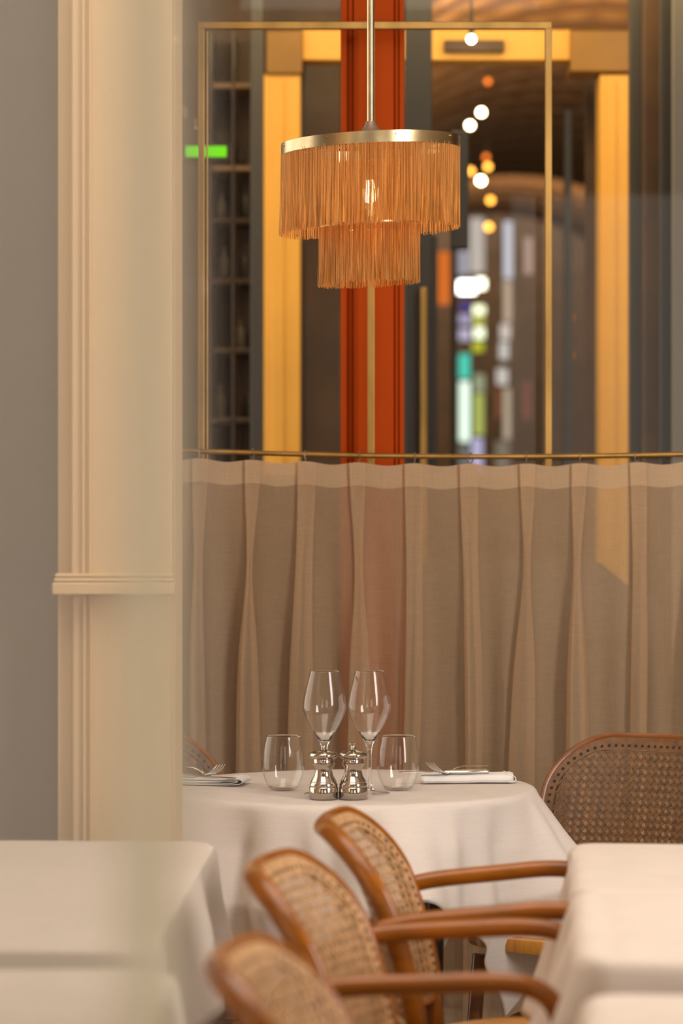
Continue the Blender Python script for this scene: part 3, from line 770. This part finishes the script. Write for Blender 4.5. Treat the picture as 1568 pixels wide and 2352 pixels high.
def chair(label, loc, yaw, arms=True, arm_rise=.0, wood='wood', cane='cane', cat='chair', group=None):
    t = empty('cane_chair' if not arms else 'cane_armchair', loc, yaw, label=label, cat=cat, group=group)
    W = M[wood]
    b = MB(); b.tube([backpt(s, z, -.001) for s, z in loop(0)], .0155, 14, closed=True, flat=.55, up=(1,0,0)); b.build('back_frame', W, t)
    # inner flange that the cane is pegged into
    b = MB(); A = loop(-.0035); B_ = loop(.0215); n = len(A)
    vs = [backpt(s, z, .0125) for s, z in A] + [backpt(s, z, .0150) for s, z in B_] + [backpt(s, z, .004) for s, z in B_] + [backpt(s, z, .002) for s, z in A]
    b.add(vs, [(r_*n+i, r_*n+(i+1)%n, ((r_+1)%4)*n+(i+1)%n, ((r_+1)%4)*n+i) for r_ in range(3) for i in range(n)])
    b.build('cane_rim', M[cane], t)
    if cane not in _cm:
        b = cane_mesh(); o = b.build('cane_panel', M[cane], t, smooth=False); _cm[cane] = o.data
    else:
        o = bpy.data.objects.new('cane_panel', _cm[cane]); COL.objects.link(o); o.parent = t
    o['kind'] = 'stuff'
    # peg holes, front and back
    P = loop(.0135); acc = 0; last = None; b = MB()
    Ls = [0]
    for i in range(n): 
        a_, c_ = P[i], P[(i+1) % n]; Ls.append(Ls[-1]+math.hypot(a_[0]-c_[0], a_[1]-c_[1]))
    tot = Ls[-1]; cnt = int(tot/.0135)
    for q in range(cnt):
        l = tot*q/cnt; i = max(k_ for k_ in range(n) if Ls[k_] <= l); f_ = (l-Ls[i])/max(1e-9, Ls[i+1]-Ls[i])
        s = P[i][0]+(P[(i+1)%n][0]-P[i][0])*f_; z = P[i][1]+(P[(i+1)%n][1]-P[i][1])*f_
        for off in (.0150,):
            c_ = backpt(s, z, off); vs = [backpt(s+.0031*math.cos(a*math.pi/4), z+.0031*math.sin(a*math.pi/4), off) for a in range(8)]
            b.add(vs, [tuple(range(8))])
    b.build('peg_holes', M['hole'], t, smooth=False)['kind'] = 'stuff'
    # seat: bent rim + slightly dished ply
    def seatring(r, z): return [((.215*r)*math.copysign(abs(math.cos(a))**.78, math.cos(a)), .222*r*math.copysign(abs(math.sin(a))**.8, math.sin(a))*(1+.05*math.cos(a)), z) for a in [2*math.pi*i/56 for i in range(56)]]
    b = MB(); rings = [seatring(1, .440), seatring(1.01, .452), seatring(1, .464), seatring(.93, .468), seatring(.85, .462), seatring(.5, .457), seatring(.1, .456)]
    vs = [p for r_ in rings for p in r_]
    b.add(vs, [(i*56+k, i*56+(k+1)%56, (i+1)*56+(k+1)%56, (i+1)*56+k) for i in range(6) for k in range(56)] + [tuple(6*56+k for k in range(56)), tuple(range(55,-1,-1))])
    b.build('seat', M['seatwood'], t, loc=(0,0,.02))
    for s in (-1, 1):
        b = MB(); b.tube(smoothpath([backpt(s*BW*.98, ZL+.03), (-.20, s*.206, .45), (-.205, s*.198, .3), (-.255, s*.20, .001)]), .0145, 12)
        b.build('leg', W, t)
        b = MB(); b.tube(smoothpath([(.15, s*.165, .441), (.165, s*.175, .25), (.185, s*.185, .001)]), .0145, 12); b.build('leg', W, t)
    b = MB(); b.tube([(.155*math.cos(a), .155*math.sin(a), .30) for a in [2*math.pi*i/40 for i in range(40)]], .009, 8, closed=True); b.build('leg_ring', W, t)
    if arms:
        for s in (-1, 1):
            q = arm_rise
            pts = smoothpath([(-.262, s*.232, .690), (-.20, s*.238, .697+q*.25), (-.10, s*.244, .700+q*.6), (-.02, s*.245, .701+q*.9), (.03, s*.243, .694+q), (.058, s*.239, .672+q), (.070, s*.237, .63+q*.8), (.070, s*.228, .56+q*.4), (.060, s*.214, .465)])
            b = MB(); b.tube(pts, [.0135 if i > 3 else .0115+.0005*i for i in range(len(pts))], 14); b.build('armrest', W, t)
    return t
chair('bentwood armchair with caned back, farthest of the three pulled up to the right row', (.335, 4.68, 0), R(-4.5), True, .022)
chair('bentwood armchair with caned back, middle one of the three at the right row', (.245, 4.10, 0), R(-8), True, .010)
chair('blurred bentwood armchair at the bottom edge, nearest of the three', (.228, 3.31, 0), R(-5), True, -.035)
# chairs at the round table: back, facing the camera side
yw = math.atan2(-.87, -.50)
def place_back(px, d_, s_side, yaw, z=.70):
    """root position so that the stile on side s (local y sign) stands at photo x px, distance d"""
    w_ = at(px, 0, d_); loc = backpt(s_side*BW, z); c_, s_ = math.cos(yaw), math.sin(yaw)
    return (w_.x - (loc.x*c_ - loc.y*s_), w_.y - (loc.x*s_ + loc.y*c_), 0)
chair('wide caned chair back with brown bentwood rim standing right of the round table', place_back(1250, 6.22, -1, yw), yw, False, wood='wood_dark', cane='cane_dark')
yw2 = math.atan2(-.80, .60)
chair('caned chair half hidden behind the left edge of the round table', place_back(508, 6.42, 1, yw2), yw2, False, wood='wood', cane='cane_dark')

# ------------------------------------------------------------------ things on the round table
ZC = .7525
def tpos(px, py_base):
    d_ = F*(H-ZC)/(py_base-1115); return ((px-784)/F*d_, d_, ZC)
def wine_glass(px, py, label):
    rt = empty('wine_glass', tpos(px, py), label=label, cat='wine glass', group='wine glasses')
    k = .975
    bowl = [(.0040,.1030),(.0095,.1042),(.0165,.114),(.0265,.132),(.0360,.150),(.0405,.162),(.0417,.170),(.0412,.178),(.0395,.190),(.0350,.211),(.0302,.229),(.0272,.240)]
    b = MB(); b.lathe([(r, z*k) for r, z in [(0,.1028)]+bowl], 64); b.f = [f for f in b.f if len(f) == 4]; recalc(b.build('bowl', M['thin'], rt))
    b = MB(); b.lathe([(r, z*k) for r, z in ((.0266,.2395),(.0274,.2398),(.0274,.2406),(.0266,.2406),(.0264,.2400))], 64); b.build('rim', M['crystal'], rt)
    st = [(.0,.0),(.0385,.0),(.0395,.0008),(.0390,.0018),(.025,.0032),(.010,.0065),(.0052,.013),(.0040,.028),(.0036,.055),(.0039,.078),(.0055,.091),(.0092,.1015),(.0160,.1125),(.0215,.122),(.0180,.1175),(.0120,.1095),(.0060,.1045),(0,.1027)]
    ft = [q for q in st if q[1] <= .0065]; b = MB(); b.lathe([(r, z*k) for r, z in ft[1:]], 64); b.f = [f for f in b.f if len(f) == 4]; recalc(b.build('foot', M['thin'], rt))
    b = MB(); b.lathe([(0, .0045)] + [(r, z*k) for r, z in st[5:]], 64); recalc(b.build('stem', M['crystal'], rt))
wine_glass(745, 1824, 'tall stemmed wine glass standing behind the left mill')
wine_glass(848, 1823, 'tall stemmed wine glass behind and right of the right mill')
def tumbler(px, py, label):
    rt = empty('tumbler', tpos(px, py), label=label, cat='glass', group='stemless glasses')
    P = [(.024,.001),(.030,.008),(.0365,.022),(.0400,.036),(.0410,.046),(.0405,.058),(.0380,.078),(.0345,.0965),(.0330,.1035)]
    b = MB(); b.lathe(P, 64); b.f = [f for f in b.f if len(f) == 4]; recalc(b.build('wall', M['thin'], rt))
    b = MB(); b.lathe([(.0323,.1030),(.0332,.1032),(.0332,.1041),(.0324,.1041),(.0321,.1036)], 64); b.build('rim', M['crystal'], rt)
    b = MB(); b.lathe([(0,0),(.021,0),(.0248,.0009),(.0285,.006),(.027,.0065),(.022,.0035),(0,.003)], 64); recalc(b.build('base', M['thin'], rt))
tumbler(650, 1814, 'stemless glass left of the mills')
tumbler(914, 1814, 'stemless glass by the right fork, right of the mills')
def mill(px, py, name, label):
    rt = empty(name, tpos(px, py), label=label, cat='mill', group='silver mills')
    b = MB(); b.lathe([(0,0),(.0262,0),(.0270,.001),(.0270,.021),(.0265,.0218),(.0258,.0225)], 48); recalc(b.build('base', M['silver'], rt))
    b = MB(); b.lathe([(.0258,.0222),(.0264,.0232),(.0262,.027),(.0238,.031),(.0242,.0325),(.0222,.036),(.0180,.043),(.0163,.050),(.0165,.056),(.0190,.062),(.0212,.0645),(.0215,.067),(.0200,.068),(.0192,.069),(.0192,.0745),(.018,.0752)], 48); recalc(b.build('body', M['silver'], rt))
    b = MB(); b.lathe([(.0195,.0745),(.0235,.0765),(.0268,.0795),(.0272,.082),(.0255,.0855),(.0200,.0885),(.0120,.0905),(.0070,.0925),(.0,.0930)], 48); recalc(b.build('cap', M['silver'], rt))
    b = MB(); b.lathe([(.0050,.0925),(.0042,.0945),(.0055,.0960),(.0042,.0975),(.0040,.0995),(.0072,.1015),(.0072,.1035),(.0050,.1045),(0,.1048)], 32); recalc(b.build('finial', M['silver'], rt))
mill(743, 1834, 'pepper_mill', 'waisted silver mill on the left, in front of the left wine glass')
mill(811, 1834, 'salt_mill', 'waisted silver mill on the right, beside its twin')

def napkin_roll(label, loc, rz, L_, Wd, th):
    o_ = empty('napkin', loc, rz, label=label, cat='napkin'); b = MB(); n = 30; m_ = 36; vs = []
    for i in range(n+1):
        x = -L_/2 + L_*i/n; e = min(1, min(i, n-i)/1.5 + .82)
        for k in range(m_):
            a = 2*math.pi*k/m_; c_, s_ = math.cos(a), math.sin(a)
            y = Wd/2*e*math.copysign(abs(c_)**.55, c_); z = th/2*(1+e*math.copysign(abs(s_)**.7, s_))
            z *= 1 - .10*math.exp(-((a-math.pi*1.22)/.10)**2)
            g_ = .0012*noise.noise(Vector((x*18, y*20, 3)))
            y *= 1 - .05*math.exp(-((a-math.pi*1.10)/.07)**2) - .04*math.exp(-((a-math.pi*.9)/.06)**2)
            vs.append((x + .006*y/Wd, y, max(.0003, z+g_+.0012*math.sin(x*20)*(z/th))))
    b.add(vs, [(i*m_+k, i*m_+(k+1)%m_, (i+1)*m_+(k+1)%m_, (i+1)*m_+k) for i in range(n) for k in range(m_)] + [tuple(range(m_-1,-1,-1)), tuple(n*m_+k for k in range(m_))])
    recalc(b.build('folded_cloth', M['napkin'], o_))
    # turned-back end flap
    b = MB(); f_ = smoothpath([(L_/2-.012,0,.0015),(L_/2-.001,0,.0035),(L_/2+.0025,0,.008),(L_/2-.001,0,.0135),(L_/2-.016,0,th+.0012)], 4)
    vs = []
    for p in f_:
        for k in range(5): vs.append((p.x, (-.5+k/4)*Wd*.86, p.z))
    b.add(vs, [(i*5+k, i*5+k+1, (i+1)*5+k+1, (i+1)*5+k) for i in range(len(f_)-1) for k in range(4)])
    b.build('end_flap', M['napkin'], o_, solid=.0014)
    return o_
def napkin_loop(label, loc, rz, L_, Wd):
    o_ = empty('napkin', loc, rz, label=label, cat='napkin')
    for q, (pts, nm) in enumerate(((((-L_/2,.0015),(0,.0012),(L_/2-.02,.002),(L_/2-.004,.0045),(L_/2,.0095),(L_/2-.005,.0145),(L_/2-.014,.0145),(L_/2-.05,.0105),(-.01,.0075),(-L_/2,.0070)), 'outer_fold'),
                    (((-L_/2+.01,.0035),(0,.0034),(L_/2-.035,.0045),(L_/2-.015,.0070),(L_/2-.011,.0092),(L_/2-.016,.0108),(L_/2-.05,.0080),(-.01,.0056),(-L_/2+.01,.0052)), 'inner_fold'))):
        f_ = smoothpath([(x,0,z) for x, z in pts], 5); b = MB(); vs = []
        for p in f_:
            for k in range(9):
                y = (-.5+k/8)*Wd; vs.append((p.x-abs(y)*.05, y, p.z*(1+.18*math.sin(y*60+p.x*20)) + .0001))
        b.add(vs, [(i*9+k, i*9+k+1, (i+1)*9+k+1, (i+1)*9+k) for i in range(len(f_)-1) for k in range(8)])
        b.build(nm, M['napkin'], o_, solid=.0013)
    return o_
pr = tpos(1072, 1797)
napkin_roll('white folded napkin at the right place, under fork and knife', (pr[0], pr[1], .7532), R(3), .183, .075, .0175)
pq = tpos(470, 1800)
napkin_loop('white folded napkin at the left place, half behind the blurred glass', (pq[0], pq[1], .7532), R(-12), .175, .08)

def fork(label, loc, rz, pitch=0, roll=0):
    rt = empty('fork', loc, 0, label=label, cat='fork', group=None)
    rt.rotation_euler = (roll, pitch, rz)
    # handle along +x from neck; tines toward -x, curving
    L_ = .19
    st = [(-.035,.0105,.000),(-.030,.0112,-.003),(-.022,.0110,-.004),(-.012,.0085,-.0025),(-.004,.0045,.001),(.006,.0030,.0045),(.025,.0030,.0075),(.05,.0036,.0075),(.085,.0052,.0045),(.105,.0064,.003),(.118,.0058,.0025),(.124,.0030,.0025)]
    b = MB(); vs = []; n = len(st)
    for x, w_, z in st:
        for (yy, zz) in ((-w_, .0), (-w_*.6, .0011), (0, .0015), (w_*.6, .0011), (w_, 0), (w_*.6, -.0009), (0, -.0012), (-w_*.6, -.0009)): vs.append((x, yy, z+zz))
    b.add(vs, [(i*8+k, i*8+(k+1)%8, (i+1)*8+(k+1)%8, (i+1)*8+k) for i in range(n-1) for k in range(8)] + [tuple(range(7,-1,-1)), tuple((n-1)*8+k for k in range(8))])
    recalc(b.build('handle', M['steel'], rt, sub=1))
    for k in range(4):
        y = (k-1.5)*.0062
        b = MB(); b.tube(smoothpath([(-.032,y,-.0015),(-.045,y,.003),(-.060,y,.0105),(-.078,y*.95,.0225)], 5), [.0013]*12 + [.0011,.0009,.0007,.0004], 8); b.build('tine', M['steel'], rt)
    return rt
zf = .7535 + .0175
pf = tpos(1040, 1797)
fork('steel fork lying tines up on the right napkin, tines reaching behind the glass', (pf[0], pf[1], zf+.004), R(52))
def knife(label, loc, rz, flip=1, pitch=0):
    rt = empty('knife', loc, 0, label=label, cat='knife'); rt.rotation_euler = (0, pitch, rz)
    b = MB(); b.prism([(-.09,-.0006),(.0,-.0008),(.0,.0008),(-.09,.0006)], -.008, .006); 
    o = b.build('blade', M['steel'], rt, smooth=False, bevel=.0004)
    b = MB(); b.tube([(0,0,0),(.01,0,0),(.04,0,0),(.08,0,0),(.088,0,0)], [.003,.0038,.0046,.0055,.0035], 12, flat=1.5); b.build('handle', M['steel'], rt)
pk = tpos(1035, 1802)
knife('steel knife lying under the fork on the right napkin', (pk[0]-.012, pk[1]+.022, zf+.0045), R(4))
pg = tpos(468, 1795)
fork('steel fork at the left place with tines rising beside the caned chair', (pg[0]-.004, pg[1]-.0, .7535+.0165), R(122))
kn = tpos(462, 1800)
knife('dark-reflecting steel knife on the left napkin beside the fork', (kn[0]-.01, kn[1]-.016, .7535+.0155), R(150))

# ------------------------------------------------------------------ glass pane close to the camera, at the left, reflection veil painted on
gd_ = 1.2
dr = empty('window_near', (0, gd_, 0), label='glass pane with a painted reflection veil close by at the left edge', kind='structure')
M['veilstrip'] = clear_glass('veil_strip', (.96,.96,.93), haze=.72, haze_col=(1.0,.95,.80), refl=.6)
M['veilglass'] = clear_glass('veil_glass', (.93,.94,.93), haze=.20, haze_col=(.95,.89,.82), refl=1.0)  # haze colour paints the blurred reflection over the whole pane
xe = at(468, 0, gd_).x
b = MB(); b.box(-1.1, xe, 0, .004, .0, 3.0); b.build('pane', M['veilglass'], dr, smooth=False)
b = MB(); b.box(at(285,0,gd_).x, at(392,0,gd_).x, -.009, -.002, 0, 3.0); b.build('reflection_strip', M['veilstrip'], dr, smooth=False)  # added pale strip, paints the bright band of reflected glow
